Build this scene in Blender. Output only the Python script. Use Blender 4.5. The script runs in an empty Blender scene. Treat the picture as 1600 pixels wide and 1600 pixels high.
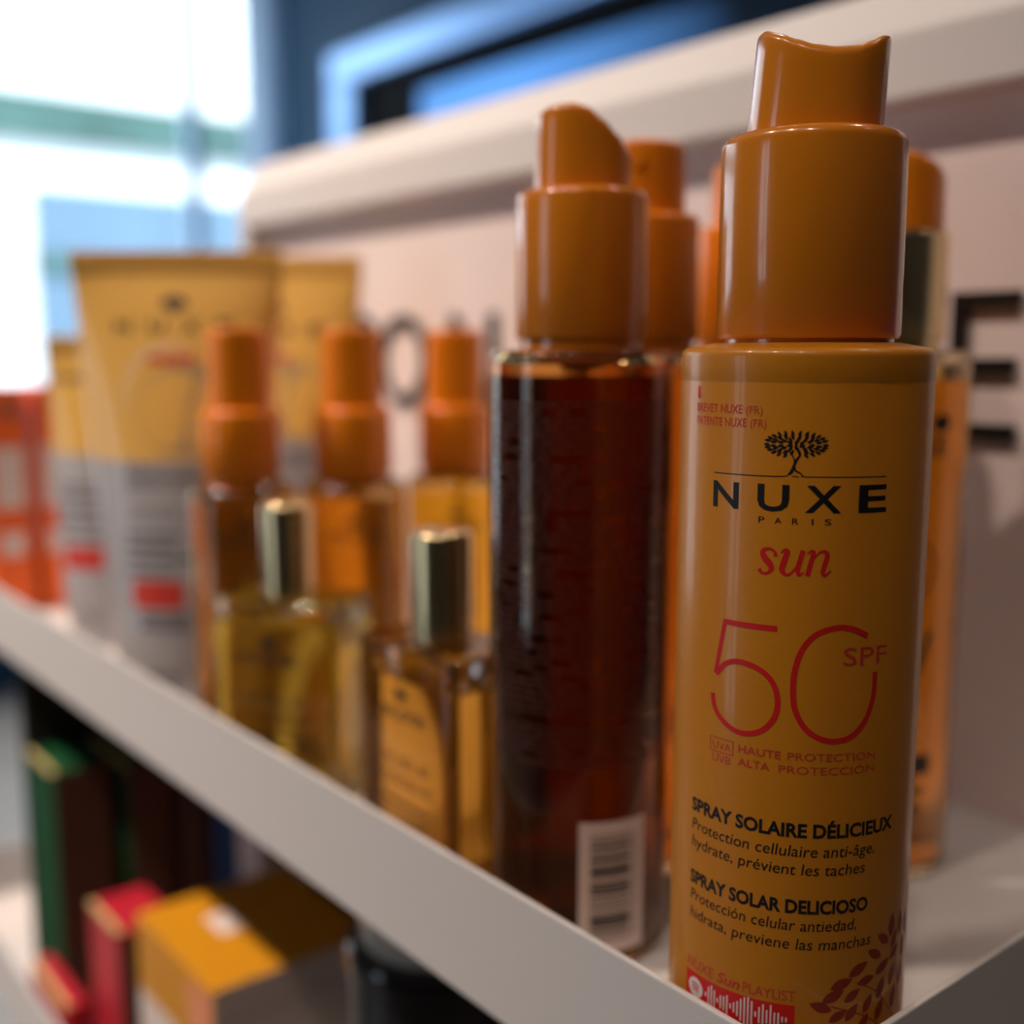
import bpy, bmesh, math, random
from mathutils import Vector, Matrix
random.seed(7)
S = bpy.context.scene
COL = S.collection
PI = math.pi

# ---------------------------------------------------------------- camera, world, exposure
PITCH = math.atan(250/1750)
CAM_Z = 0.156
HD = Vector((-0.7775, 0.6289, 0)).normalized()
RT = Vector((HD.y, -HD.x, 0))
FW = HD*math.cos(PITCH) - Vector((0, 0, 1))*math.sin(PITCH)
UP = Vector((0, 0, 1))*math.cos(PITCH) + HD*math.sin(PITCH)
cd = bpy.data.cameras.new('camera')
cam = bpy.data.objects.new('camera', cd)
COL.objects.link(cam)
cam.matrix_world = Matrix(((RT.x, UP.x, -FW.x, 0), (RT.y, UP.y, -FW.y, 0), (RT.z, UP.z, -FW.z, CAM_Z), (0, 0, 0, 1)))
cd.sensor_width = 36
cd.lens = 39.375
cd.clip_start = 0.01
cd.dof.use_dof = True
cd.dof.focus_distance = 0.200
cd.dof.aperture_fstop = 6.2
S.camera = cam
S.view_settings.view_transform = 'Standard'
S.view_settings.look = 'None'
S.view_settings.gamma = 1
S.view_settings.exposure = 0.18

w = bpy.data.worlds.new('sky')
S.world = w
w.use_nodes = True
w.node_tree.nodes['Background'].inputs[0].default_value = (0.74, 0.87, 1.0, 1)
w.node_tree.nodes['Background'].inputs[1].default_value = 3.0

def light(name, kind, loc, energy, color, target=None, **kw):
    l = bpy.data.lights.new(name, kind)
    l.energy = energy
    l.color = color
    for k, v in kw.items():
        setattr(l, k, v)
    o = bpy.data.objects.new(name, l)
    COL.objects.link(o)
    o.location = loc
    if target is not None:
        d = Vector(target) - Vector(loc)
        o.rotation_euler = d.to_track_quat('-Z', 'Y').to_euler()
    return o

sun = light('sun', 'SUN', (3, 0, 8), 6.0, (1, .97, .92), target=(-4, 3, 0), angle=.02)
# daylight entering by the window on the left (portal for the sky)
pt = light('window_daylight', 'AREA', (-3.95, .60, .535), 1, (1, 1, 1), target=(0, .60, .535), shape='RECTANGLE', size=3.0, size_y=2.17)
pt.data.cycles.is_portal = True
pt2 = light('shopfront_daylight', 'AREA', (-1.375, -2.47, .2), 1, (1, 1, 1), target=(-1.375, 0, .2), shape='RECTANGLE', size=.75, size_y=1.8)
pt2.data.cycles.is_portal = True

# ---------------------------------------------------------------- materials
def mat(name, col, rough=.5, metal=0, trans=0, ior=1.45, coat=0, sss=0, emit=None, es=1, spec=.5, bump=0, bscale=200, var=0):
    m = bpy.data.materials.new(name)
    m.use_nodes = True
    nt = m.node_tree
    b = nt.nodes['Principled BSDF']
    b.inputs['Base Color'].default_value = (*col, 1)
    b.inputs['Roughness'].default_value = rough
    b.inputs['Metallic'].default_value = metal
    b.inputs['Transmission Weight'].default_value = trans
    b.inputs['IOR'].default_value = ior
    b.inputs['Coat Weight'].default_value = coat
    b.inputs['Coat Roughness'].default_value = .06
    b.inputs['Specular IOR Level'].default_value = spec
    if sss:
        b.inputs['Subsurface Weight'].default_value = sss
        b.inputs['Subsurface Radius'].default_value = (1, .45, .1)
        b.inputs['Subsurface Scale'].default_value = .004
    if emit:
        b.inputs['Emission Color'].default_value = (*emit, 1)
        b.inputs['Emission Strength'].default_value = es
    if bump or var:
        tc = nt.nodes.new('ShaderNodeTexCoord')
        n = nt.nodes.new('ShaderNodeTexNoise')
        n.inputs['Scale'].default_value = bscale
        n.inputs['Detail'].default_value = 3
        nt.links.new(tc.outputs['Object'], n.inputs['Vector'])
        if bump:
            bp = nt.nodes.new('ShaderNodeBump')
            bp.inputs['Strength'].default_value = bump
            bp.inputs['Distance'].default_value = .0005
            nt.links.new(n.outputs['Fac'], bp.inputs['Height'])
            nt.links.new(bp.outputs['Normal'], b.inputs['Normal'])
        if var:
            mx = nt.nodes.new('ShaderNodeMix')
            mx.data_type = 'RGBA'
            mx.inputs[6].default_value = (*[c*(1-var) for c in col], 1)
            mx.inputs[7].default_value = (*[min(1, c*(1+var)) for c in col], 1)
            nt.links.new(n.outputs['Fac'], mx.inputs[0])
            nt.links.new(mx.outputs[2], b.inputs['Base Color'])
    return m

AMBER = mat('amber_plastic', (.72, .235, .010), .22, coat=.6, spec=.5, sss=.08, var=.05, bscale=60)
AMBER2 = mat('deep_orange_plastic', (.80, .235, .007), .27, coat=.25, spec=.4, sss=.08, var=.05, bscale=60)
PEARL = mat('pearl_amber_plastic', (.57, .215, .011), .36, metal=0, spec=.4, coat=.25, var=.06, bscale=900)
GOLD = mat('polished_gold_metal', (.76, .60, .34), .24, metal=1, var=.03)
GOLDEDGE = mat('gold_foil', (.80, .62, .26), .35, metal=.3)
GLASS = mat('clear_glass', (1, .97, .92), .03, trans=1, ior=1.45)
OILGLASS = mat('brown_tinted_bottle', (.88, .60, .28), .04, trans=1, ior=1.42)
OILDARK = mat('dark_brown_oil', (.30, .085, .016), .07, trans=.9, ior=1.36)
OILAMB = mat('amber_oil', (.80, .40, .05), .06, trans=.9, ior=1.36)
AMBGLASS = mat('amber_tinted_bottle', (.95, .78, .48), .11, trans=1, ior=1.42)
OILYEL = mat('yellow_oil', (.95, .70, .10), .05, trans=.92, ior=1.34)
OILORG = mat('honey_oil', (.74, .38, .06), .05, trans=.9, ior=1.34)
BLACK = mat('black_ink', (.006, .006, .008), .5)
SOFTBLACK = mat('brown_black_ink', (.03, .018, .01), .5)
RED = mat('red_ink', (.62, .012, .012), .45)
RED2 = mat('russet_ink', (.26, .022, .006), .45)
REDLIGHT = mat('pale_red_ink', (.55, .04, .025), .5)
WHITE = mat('white_ink', (.75, .72, .7), .5)
GREYINK = mat('grey_ink', (.12, .11, .12), .6)
STICK = mat('sticker_paper', (.72, .62, .58), .6, var=.03)
SHELF = mat('painted_white_metal', (.68, .66, .655), .45, bump=.15, bscale=1500, var=.02)
PANEL = mat('cream_panel', (.77, .665, .65), .55, bump=.1, bscale=900, var=.02)
DARKP = mat('charcoal_panel', (.018, .017, .018), .6, var=.1)
TUBEG = mat('satin_gold_tube', (.74, .44, .11), .22, coat=.4, var=.05, bscale=40)
TUBEB = mat('beige_tube_print', (.40, .28, .15), .35, coat=.3)
TUBEW = mat('white_tube_print', (.38, .375, .395), .35, coat=.3)
BOXOR = mat('orange_carton', (.85, .13, .012), .4, var=.05, bscale=30)
BOXWH = mat('white_carton', (.72, .62, .58), .5, var=.04, bscale=50)
BOXYE = mat('mustard_carton', (.62, .27, .008), .4, var=.05, bscale=30)
BOXPK = mat('salmon_carton', (.75, .28, .14), .45)
BOXGR = mat('green_carton', (.006, .065, .022), .6, spec=.2, var=.1, bscale=30)
BOXBR = mat('dark_brown_carton', (.12, .055, .034), .6, spec=.2, var=.15, bscale=60)
BOXRD = mat('red_carton', (.48, .016, .035), .4, var=.08, bscale=30)
BOXBL = mat('navy_carton', (.01, .04, .12), .5)

# ---------------------------------------------------------------- mesh helpers
def link(name, me, m, parent=None, smooth=True):
    if isinstance(m, (list, tuple)):
        for x in m:
            me.materials.append(x)
    elif m:
        me.materials.append(m)
    if smooth:
        for p in me.polygons:
            p.use_smooth = True
    o = bpy.data.objects.new(name, me)
    COL.objects.link(o)
    if parent:
        o.parent = parent
    return o

def mesh(name, vs, fs, m, parent=None, smooth=True, mi=None, sharp=None):
    me = bpy.data.meshes.new(name)
    me.from_pydata([tuple(v) for v in vs], [], fs)
    me.update()
    o = link(name, me, m, parent, smooth)
    if mi:
        for p, k in zip(me.polygons, mi):
            p.material_index = k
    if sharp is not None:
        bm = bmesh.new(); bm.from_mesh(me)
        for e in bm.edges:
            if len(e.link_faces) == 2 and e.calc_face_angle() > sharp:
                e.smooth = False
        bm.to_mesh(me); bm.free()
    return o

def thing(name, label, cat, loc, rz=0, group=None):
    o = bpy.data.objects.new(name, None)
    COL.objects.link(o)
    o.empty_display_size = .02
    o.location = loc
    o.rotation_euler = (0, 0, rz)
    o['label'] = label; o['category'] = cat
    if group: o['group'] = group
    return o

def struct(name, vs, fs, m):
    o = mesh(name, vs, fs, m, smooth=False)
    o['kind'] = 'structure'
    return o

def lathe(name, prof, m, parent, seg=96, off=(0, 0)):
    """prof: (r, z) from bottom centre to top centre"""
    vs, fs, rings = [], [], []
    for r, z in prof:
        if r < 1e-7:
            rings.append([len(vs)]); vs.append((off[0], off[1], z))
        else:
            st = len(vs)
            for i in range(seg):
                a = 2*PI*i/seg
                vs.append((off[0]+r*math.cos(a), off[1]+r*math.sin(a), z))
            rings.append(list(range(st, st+seg)))
    for A, B in zip(rings, rings[1:]):
        for i in range(seg):
            j = (i+1) % seg
            if len(A) == 1 and len(B) == 1: continue
            if len(A) == 1: fs.append((A[0], B[j], B[i]))
            elif len(B) == 1: fs.append((A[i], A[j], B[0]))
            else: fs.append((A[i], A[j], B[j], B[i]))
    o = mesh(name, vs, fs, m, parent, sharp=math.radians(35))
    return o

def fil(r, z, f, top=True, n=5):
    """rounded corner points of radius f for an outer corner at (r, z)"""
    out = []
    for i in range(n+1):
        a = PI/2*i/n
        if top: out.append((r-f+f*math.cos(a), z-f+f*math.sin(a)))
        else: out.append((r-f+f*math.sin(a), z+f-f*math.cos(a)))
    return out

def bm_box(x0, x1, y0, y1, z0, z1, bev=0, seg=2):
    bm = bmesh.new()
    bmesh.ops.create_cube(bm, size=1)
    for v in bm.verts:
        v.co = Vector(((x0+x1)/2+v.co.x*(x1-x0), (y0+y1)/2+v.co.y*(y1-y0), (z0+z1)/2+v.co.z*(z1-z0)))
    if bev:
        bmesh.ops.bevel(bm, geom=bm.edges[:], offset=bev, segments=seg, profile=.5, affect='EDGES')
    return bm

def bmobj(name, bm, m, parent=None, smooth=False):
    me = bpy.data.meshes.new(name)
    bm.to_mesh(me); bm.free()
    return link(name, me, m, parent, smooth)

def box(name, x0, x1, y0, y1, z0, z1, m, parent=None, bev=0, seg=2):
    o = bmobj(name, bm_box(x0, x1, y0, y1, z0, z1, bev, seg), m, parent)
    return o

def rbox(name, w, d, h, f, m, parent, z0=0, seg=6, bev=.0015):
    """rounded-rectangle plan extruded to a bottle body, centred, soft top/bottom edge"""
    def ring(w, d, f, z):
        out = []
        f = max(f, .0002)
        for cx, cy, a0 in ((w/2-f, d/2-f, 0), (-w/2+f, d/2-f, PI/2), (-w/2+f, -d/2+f, PI), (w/2-f, -d/2+f, 1.5*PI)):
            for i in range(seg+1):
                a = a0+PI/2*i/seg
                out.append((cx+f*math.cos(a), cy+f*math.sin(a), z))
        return out
    n = 4*(seg+1)
    vs = []
    levels = [(i/3) for i in range(4)]
    rings = []
    for t in levels: rings.append((bev*(1-math.sin(PI/2*t)), z0+bev*(1-math.cos(PI/2*t))))
    for t in levels: rings.append((bev*(1-math.cos(PI/2*t)), z0+h-bev+bev*math.sin(PI/2*t)))
    for ins, z in rings:
        vs += ring(w-2*ins, d-2*ins, f-ins, z)
    fs = []
    for k in range(len(rings)-1):
        for i in range(n):
            j = (i+1) % n
            fs.append((k*n+i, k*n+j, (k+1)*n+j, (k+1)*n+i))
    fs.append(tuple(reversed(range(n))))
    fs.append(tuple(range((len(rings)-1)*n, len(rings)*n)))
    return mesh(name, vs, fs, m, parent, sharp=math.radians(40))

# ---------------------------------------------------------------- flat artwork that is wrapped on a surface
class Art:
    """collects flat shapes in (s, z) metres and wraps them on a surface"""
    def __init__(self):
        self.v, self.f, self.k = [], [], 0
    def poly(self, vs, fs):
        b = len(self.v)
        self.v += list(vs)
        self.f += [tuple(b+i for i in f) for f in fs]
    def rect(self, x0, x1, z0, z1):
        n = max(1, int(abs(x1-x0)/.001))
        vs = []
        for i in range(n+1):
            x = x0+(x1-x0)*i/n
            vs += [(x, z0), (x, z1)]
        self.poly(vs, [(2*i, 2*i+2, 2*i+3, 2*i+1) for i in range(n)])
    def frame(self, x0, x1, z0, z1, t):
        self.rect(x0, x1, z0, z0+t); self.rect(x0, x1, z1-t, z1)
        self.rect(x0, x0+t, z0, z1); self.rect(x1-t, x1, z0, z1)
    def ellipse(self, cx, cz, a, b, rot=0, n=20):
        vs = [(cx, cz)]
        for i in range(n):
            t = 2*PI*i/n
            x, y = a*math.cos(t), b*math.sin(t)
            vs.append((cx+x*math.cos(rot)-y*math.sin(rot), cz+x*math.sin(rot)+y*math.cos(rot)))
        self.poly(vs, [(0, 1+i, 1+(i+1) % n) for i in range(n)])
    def leaf(self, cx, cz, L, W, rot):
        n = 8; vs = []
        for i in range(n+1):
            t = i/n; x = (t-.5)*L; y = W/2*math.sin(PI*t)**.8*(1.15-.3*t)
            for s in (1, -1):
                yy = y*s
                vs.append((cx+x*math.cos(rot)-yy*math.sin(rot), cz+x*math.sin(rot)+yy*math.cos(rot)))
        self.poly(vs, [(2*i, 2*i+1, 2*i+3, 2*i+2) for i in range(n)])
    def stroke(self, pts, wd, smooth=True, cap=False):
        """pts: (x, z) or (x, z, width)"""
        P = [Vector((p[0], p[1])) for p in pts]
        W = [(p[2] if len(p) > 2 else wd) for p in pts]
        if smooth and len(P) > 2:
            Q, V = [], []
            for i in range(len(P)-1):
                p0 = P[max(i-1, 0)]; p1 = P[i]; p2 = P[i+1]; p3 = P[min(i+2, len(P)-1)]
                for k in range(6):
                    t = k/6
                    Q.append(.5*((2*p1)+(-p0+p2)*t+(2*p0-5*p1+4*p2-p3)*t*t+(-p0+3*p1-3*p2+p3)*t**3))
                    V.append(W[i]+(W[i+1]-W[i])*t)
            Q.append(P[-1]); V.append(W[-1]); P, W = Q, V
        if not smooth:
            Q, V = [], []
            for i in range(len(P)-1):
                m_ = max(1, int((P[i+1]-P[i]).length/.001))
                for k in range(m_):
                    Q.append(P[i].lerp(P[i+1], k/m_)); V.append(W[i]+(W[i+1]-W[i])*k/m_)
            Q.append(P[-1]); V.append(W[-1]); P, W = Q, V
        vs = []
        for i, p in enumerate(P):
            a = P[max(i-1, 0)]; b = P[min(i+1, len(P)-1)]
            d = (b-a).normalized(); nrm = Vector((-d.y, d.x))
            vs += [tuple(p+nrm*W[i]/2), tuple(p-nrm*W[i]/2)]
        self.poly(vs, [(2*i, 2*i+1, 2*i+3, 2*i+2) for i in range(len(P)-1)])
        if cap:
            for i in (0, -1): self.ellipse(P[i].x, P[i].y, W[i]/2, W[i]/2, n=10)
    def text(self, s, x0, x1, z0, cap, shear=0, bold=0, maxe=.0012):
        cu = bpy.data.curves.new('t', 'FONT')
        cu.body = s; cu.size = 1; cu.shear = shear; cu.offset = bold; cu.fill_mode = 'BOTH'; cu.resolution_u = 3
        o = bpy.data.objects.new('t', cu)
        COL.objects.link(o)
        dg = bpy.context.evaluated_depsgraph_get()
        me = bpy.data.meshes.new_from_object(o.evaluated_get(dg))
        bm = bmesh.new(); bm.from_mesh(me)
        xs = [v.co.x for v in bm.verts]
        a, b = min(xs), max(xs)
        sx = (x1-x0)/(b-a); sy = cap/.729
        for v in bm.verts:
            v.co = Vector((x0+(v.co.x-a)*sx, z0+v.co.y*sy, 0))
        bmesh.ops.remove_doubles(bm, verts=bm.verts[:], dist=1e-7)
        for _ in range(3):
            es = [e for e in bm.edges if abs(e.verts[0].co.x-e.verts[1].co.x) > maxe]
            if not es: break
            bmesh.ops.subdivide_edges(bm, edges=es, cuts=1)
            bmesh.ops.triangulate(bm, faces=[f for f in bm.faces if len(f.verts) > 3])
        bm.verts.index_update()
        self.poly([(v.co.x, v.co.y) for v in bm.verts], [tuple(v.index for v in f.verts) for f in bm.faces])
        bm.free(); bpy.data.meshes.remove(me)
        bpy.data.objects.remove(o); bpy.data.curves.remove(cu)
    def build(self, name, fn, m, parent, lift=.00005):
        vs = [fn(x, z, lift) for x, z in self.v]
        return mesh(name, vs, self.f, m, parent, smooth=False)

def on_cyl(R, a0):
    """(s, z) -> point on a cylinder of radius R, s=0 at azimuth a0, +s to the viewer's right"""
    def fn(s, z, l):
        a = a0+s/R
        return ((R+l)*math.cos(a), (R+l)*math.sin(a), z)
    return fn
def on_plane(o, ux, n):
    o, ux, n = Vector(o), Vector(ux).normalized(), Vector(n).normalized()
    return lambda s, z, l: tuple(o+ux*s+Vector((0, 0, z))+n*l)
def on_top(o, ux, uy):
    o, ux, uy = Vector(o), Vector(ux).normalized(), Vector(uy).normalized()
    return lambda s, t, l: tuple(o+ux*s+uy*t+Vector((0, 0, l)))

def view_az(x, y):
    return math.atan2(-y, -x)

# ---------------------------------------------------------------- the room
def quadbox(name, x0, x1, y0, y1, z0, z1, m):
    o = box(name, x0, x1, y0, y1, z0, z1, m)
    o['kind'] = 'structure'
    return o
FLZ, CLZ = -1.0, 1.95
FLOORM = mat('beige_floor', (.50, .41, .33), .35, var=.08, bscale=3)
CEILM = mat('ceiling_paint', (.45, .44, .44), .8, var=.03, bscale=4)
NAVY = mat('navy_wall_paint', (.016, .085, .17), .6, var=.1, bscale=3)
GREYW = mat('grey_wall_paint', (.13, .11, .10), .7, var=.05, bscale=3)
PALEB = mat('pale_blue_frame', (.45, .70, .95), .4)
quadbox('floor', -4.3, 2.8, -2.8, 2.4, FLZ-.1, FLZ, FLOORM)
quadbox('ceiling', -4.3, 2.8, -2.8, 2.4, CLZ, CLZ+.1, CEILM)
quadbox('wall_back', -4.3, 2.8, 2.1, 2.4, FLZ, CLZ, NAVY)
quadbox('wall_right', 2.5, 2.8, -2.8, 2.1, FLZ, CLZ, GREYW)
# left wall with the big window, opening y -0.9..2.0, z -0.55..1.45
def wall_hole(name, axis, pos, th, a0, a1, h0, h1, b0, b1, g0, g1, m):
    bm = bmesh.new()
    def add(p0, p1, q0, q1):
        if axis == 'x': t = bm_box(pos, pos+th, p0, p1, q0, q1)
        else: t = bm_box(p0, p1, pos, pos+th, q0, q1)
        me = bpy.data.meshes.new('t'); t.to_mesh(me); t.free(); bm.from_mesh(me); bpy.data.meshes.remove(me)
    add(a0, h0, b0, b1); add(h1, a1, b0, b1); add(h0, h1, b0, g0); add(h0, h1, g1, b1)
    o = bmobj(name, bm, m); o['kind'] = 'structure'
    return o
wall_hole('wall_left', 'x', -4.3, .3, -2.8, 2.1, -.9, 2.098, FLZ, CLZ, -.55, 1.62, NAVY)
wall_hole('wall_front', 'y', -2.8, .3, -4.0, 2.5, -1.75, -1.0, FLZ, CLZ, -.7, 1.1, GREYW)

def window(name, axis, pos, a0, a1, z0, z1, mull, t=.05):
    bm = bmesh.new()
    def add(p0, p1, q0, q1):
        s = bm_box(pos-.03, pos+.03, p0, p1, q0, q1, .004, 1) if axis == 'x' else bm_box(p0, p1, pos-.03, pos+.03, q0, q1, .004, 1)
        me = bpy.data.meshes.new('t'); s.to_mesh(me); s.free(); bm.from_mesh(me); bpy.data.meshes.remove(me)
    add(a0, a1, z0, z0+t); add(a0, a1, z1-t, z1); add(a0, a0+t, z0, z1); add(a1-t, a1, z0, z1)
    for y in mull: add(y-t/2, y+t/2, z0, z1)
    o = bmobj(name, bm, PALEB); o['kind'] = 'structure'
    if axis == 'x': g = box('glass_pane', pos-.004, pos+.004, a0+t, a1-t, z0+t, z1-t, WINGL, o)
    else: g = box('glass_pane', a0+t, a1-t, pos-.004, pos+.004, z0+t, z1-t, WINGL, o)
    return o
WINGL = bpy.data.materials.new('window_glass')
WINGL.use_nodes = True
_nt = WINGL.node_tree
_nt.nodes.clear()
_o = _nt.nodes.new('ShaderNodeOutputMaterial'); _m = _nt.nodes.new('ShaderNodeMixShader')
_t = _nt.nodes.new('ShaderNodeBsdfTransparent'); _g = _nt.nodes.new('ShaderNodeBsdfGlossy')
_g.inputs['Roughness'].default_value = .02; _m.inputs[0].default_value = .06
_nt.links.new(_t.outputs[0], _m.inputs[1]); _nt.links.new(_g.outputs[0], _m.inputs[2]); _nt.links.new(_m.outputs[0], _o.inputs[0])
window('window_1', 'x', -4.12, -.9, 2.098, -.55, 1.62, (.35, 1.80))
window('window_2', 'y', -2.62, -1.75, -1.0, -.7, 1.1, (-1.3,))

# added translucent sheet, glows with daylight in place of the bright window jamb
JAMBGLOW = bpy.data.materials.new('translucent_jamb_glow')
JAMBGLOW.use_nodes = True
_nt = JAMBGLOW.node_tree
_b = _nt.nodes['Principled BSDF']; _b.inputs['Base Color'].default_value = (.55, .78, 1, 1); _b.inputs['Roughness'].default_value = .8
_tr = _nt.nodes.new('ShaderNodeBsdfTranslucent'); _tr.inputs[0].default_value = (.85, .93, 1, 1)
_mx = _nt.nodes.new('ShaderNodeMixShader'); _mx.inputs[0].default_value = .9
_nt.links.new(_b.outputs[0], _mx.inputs[1]); _nt.links.new(_tr.outputs[0], _mx.inputs[2])
_nt.links.new(_mx.outputs[0], _nt.nodes['Material Output'].inputs[0])
n = 60; vs = []; fs = []
for i in range(n+1):
    y = 1.945+.15*i/n; x = -3.98+.010*math.sin(i*1.1)
    vs += [(x, y, -.6), (x, y, 1.6)]
for i in range(n):
    a = 2*i; fs.append((a, a+2, a+3, a+1))
cu = mesh('jamb_glow_sheet', vs, fs, JAMBGLOW)
cu['label'] = 'narrow pale blue sheet added as the bright jamb at the right end of the bright window'; cu['category'] = 'curtain'

# outside: a pale building across the street with a green fascia
FAC = mat('white_render_wall', (.80, .84, .86), .8, var=.03, bscale=2)
TEAL = mat('green_painted_board', (.045, .11, .10), .6, var=.6, bscale=1.6)
BLUEG = mat('pale_blue_shutter', (.105, .185, .27), .5, var=.10, bscale=2)
b = thing('building', 'white building across the street behind the window, with a green band', 'building', (-10, 3.2, -1.2))
box('wall', -.4, 0, -9, 6, -.2, 6.5, FAC, b)
box('fascia_band', -.02, .12, -9, 6, 3.10, 3.47, TEAL, b)
box('roller_shutter', -.02, .10, -.28, 6, 0, 2.72, BLUEG, b)
box('green_sign', -.02, .14, -.28, .35, 2.02, 2.18, TEAL, b)
box('door', -.02, .06, -2.2, -.50, 1.70, 2.15, mat('lavender_door', (.30, .36, .6), .5), b)
gr = box('ground', -14, -4.3, -14, 14, -1.35, -1.2, mat('pavement', (.35, .36, .38), .8, var=.1, bscale=1))
gr['kind'] = 'structure'

# framed dark panel on the navy wall, blue glow painted into its emission
t = thing('framed_wall_panel', 'large dark panel with painted blue glow in a pale blue frame on the navy back wall', 'display', (-2.3, 2.095, 0))
bm = bmesh.new()
for a in ((-1.21, 1.2, -.07, 0, 1.05, 1.16), (-1.21, 1.2, -.07, 0, -.2, -.09), (-1.21, -1.05, -.07, 0, -.09, 1.05), (1.05, 1.2, -.07, 0, -.09, 1.05)):
    s = bm_box(*a, .012, 2); me = bpy.data.meshes.new('t'); s.to_mesh(me); s.free(); bm.from_mesh(me); bpy.data.meshes.remove(me)
bmobj('frame', bm, mat('light_blue_lacquer', (.34, .58, 1.0), .32, metal=.65), t)
box('bezel', -1.05, 1.05, -.03, 0, -.09, 1.05, mat('black_bezel', (.004, .005, .007), .7, spec=.1), t, .004, 1)
GLOWPANE = mat('painted_glow_pane', (.003, .006, .012), .5, spec=.15)
nt = GLOWPANE.node_tree; bs = nt.nodes['Principled BSDF']
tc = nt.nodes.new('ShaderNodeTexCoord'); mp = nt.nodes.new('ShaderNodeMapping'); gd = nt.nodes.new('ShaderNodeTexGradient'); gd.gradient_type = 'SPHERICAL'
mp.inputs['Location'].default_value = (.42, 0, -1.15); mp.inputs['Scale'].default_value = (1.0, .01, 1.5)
rp = nt.nodes.new('ShaderNodeValToRGB'); rp.color_ramp.elements[0].color = (.001, .004, .01, 1); rp.color_ramp.elements[1].color = (.12, .38, .95, 1)  # soft blue glow painted as a ramp from near black to bright blue
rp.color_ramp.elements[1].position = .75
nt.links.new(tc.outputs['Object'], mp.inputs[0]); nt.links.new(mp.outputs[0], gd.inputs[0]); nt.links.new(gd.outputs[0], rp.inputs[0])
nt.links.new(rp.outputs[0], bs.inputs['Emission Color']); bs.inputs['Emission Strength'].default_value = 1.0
box('painted_glow_pane', -.70, .95, -.036, -.03, -.02, .96, GLOWPANE, t)

# high wall shelf with cartons right of the framed panel
t = thing('wall_shelf', 'dark blue wall shelf at the top edge, right of the framed panel', 'shelf', (-.75, 2.1, .72))
box('shelf_board', -.38, .5, -.25, 0, -.02, 0, mat('blue_shelf_board', (.03, .1, .2), .5), t, .002, 1)
for k, (x, wd, hh, c, lb) in enumerate(((-1.06, .10, .3, (.14, .17, .28), 'grey blue carton on the wall shelf, first from the framed panel'), (-.93, .16, .34, (.10, .13, .20), 'slate carton in the middle of the wall shelf'), (-.72, .14, .3, (.13, .14, .02), 'olive green carton on the wall shelf behind the spray cap'))):
    o = box('carton', x, x+wd, 1.9, 2.05, .722, .722+hh, mat('carton_paint', c, .5, var=.1, bscale=20), None, .003, 1)
    o['label'] = lb; o['category'] = 'box'

# ceiling downlights
BULB = mat('lamp_glow', (1, .8, .6), .5, emit=(1, .72, .45), es=14)
TRIM = mat('lamp_trim', (.6, .6, .6), .3, metal=.8)
k = 0
lamps = [(x, -.80) for x in (-1.65, -.95, -.25, .45)] + [(x, 1.1) for x in (-.9, .1, 1.0)]
for (lx, ly) in lamps:
    k += 1
    row = 'aisle row in front of the shelf' if ly < 0 else 'row behind the shelf panel'
    nth = ('first', 'second', 'third', 'fourth')[(k-1) if ly < 0 else (k-5)]
    t = thing('ceiling_lamp', 'round ceiling downlight, '+nth+' from the window in the '+row, 'lamp', (lx, ly, CLZ), group='ceiling downlights')
    lathe('trim_ring', [(.045, -.001), (.045, -.012), (.062, -.012), (.062, -.001)], TRIM, t, 32)
    lathe('lamp_face', [(0, -.006), (.044, -.006), (.044, -.002), (0, -.002)], BULB, t, 32)
    l = light('lamp_light', 'SPOT', (lx, ly, CLZ-.03), (190 if lx == -.95 else 90 if lx < -.6 else 27) if ly < 0 else (34 if lx < 0 else 10), (1, .80, .66), target=(-.74 if lx == -.95 else lx+.02, .3, .1), spot_size=math.radians(40 if lx == -.95 else 75), spot_blend=1.0, shadow_soft_size=.05)

# ---------------------------------------------------------------- the shelf unit
U = thing('display_shelf', 'white metal display shelf unit with raised lips and a cream lettered back panel', 'shelf', (0, 0, 0))
LY, LX = .1525, -.105
def tray(z, x0):
    h = .033; th = .0014
    bm = bmesh.new()
    for a in ((x0, LX, LY, .3535, z-.012, z),):
        pass
    def add(*a, bev=.0):
        s = bm_box(*a, bev, 2); me = bpy.data.meshes.new('t'); s.to_mesh(me); s.free(); bm.from_mesh(me); bpy.data.meshes.remove(me)
    add(x0, LX-th, LY+th, .3538, z-.0015, z)
    add(x0, LX, LY, LY+th, z-.0015, z+h, bev=.0004)
    add(LX-th, LX, LY+th, .3538, z-.0015, z+h, bev=.0004)
    add(x0-th, x0, LY, .3538, z-.0015, z+h, bev=.0004)
    return bmobj('shelf_tray', bm, SHELF, U)
tray(0, -.745)
tray(-.219, -.80)
box('back_panel', -.71, -.098, .354, .36, -.012, .262, PANEL, U)
# slanted top rail, profile swept along x
def rail(name, x0, x1, prof, m):
    n = len(prof)
    vs = [(x0, y, z) for y, z in prof]+[(x1, y, z) for y, z in prof]
    fs = [(i, i+n, (i+1) % n+n, (i+1) % n) for i in range(n)]+[tuple(range(n)), tuple(range(2*n-1, n-1, -1))]
    o = mesh(name, vs, fs, m, U, smooth=False)
    bv = o.modifiers.new('b', 'BEVEL'); bv.width = .0012; bv.segments = 3; bv.limit_method = 'ANGLE'
    return o
rail('top_rail', -.715, -.095, [(.342, .2385), (.3605, .2385), (.3605, .279), (.3575, .2805), (.342, .2600)], SHELF)
box('side_rail', -.107, -.095, .342, .3605, -.01, .2385, SHELF, U, .0012)
box('side_rail', -.715, -.703, .342, .3605, -.01, .2385, SHELF, U, .0012)
box('lower_back_panel', -.66, -.098, .356, .362, -.55, -.012, DARKP, U)
box('end_panel', -.663, -.657, .1710, .3555, -.60, -.0018, DARKP, U)
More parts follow.
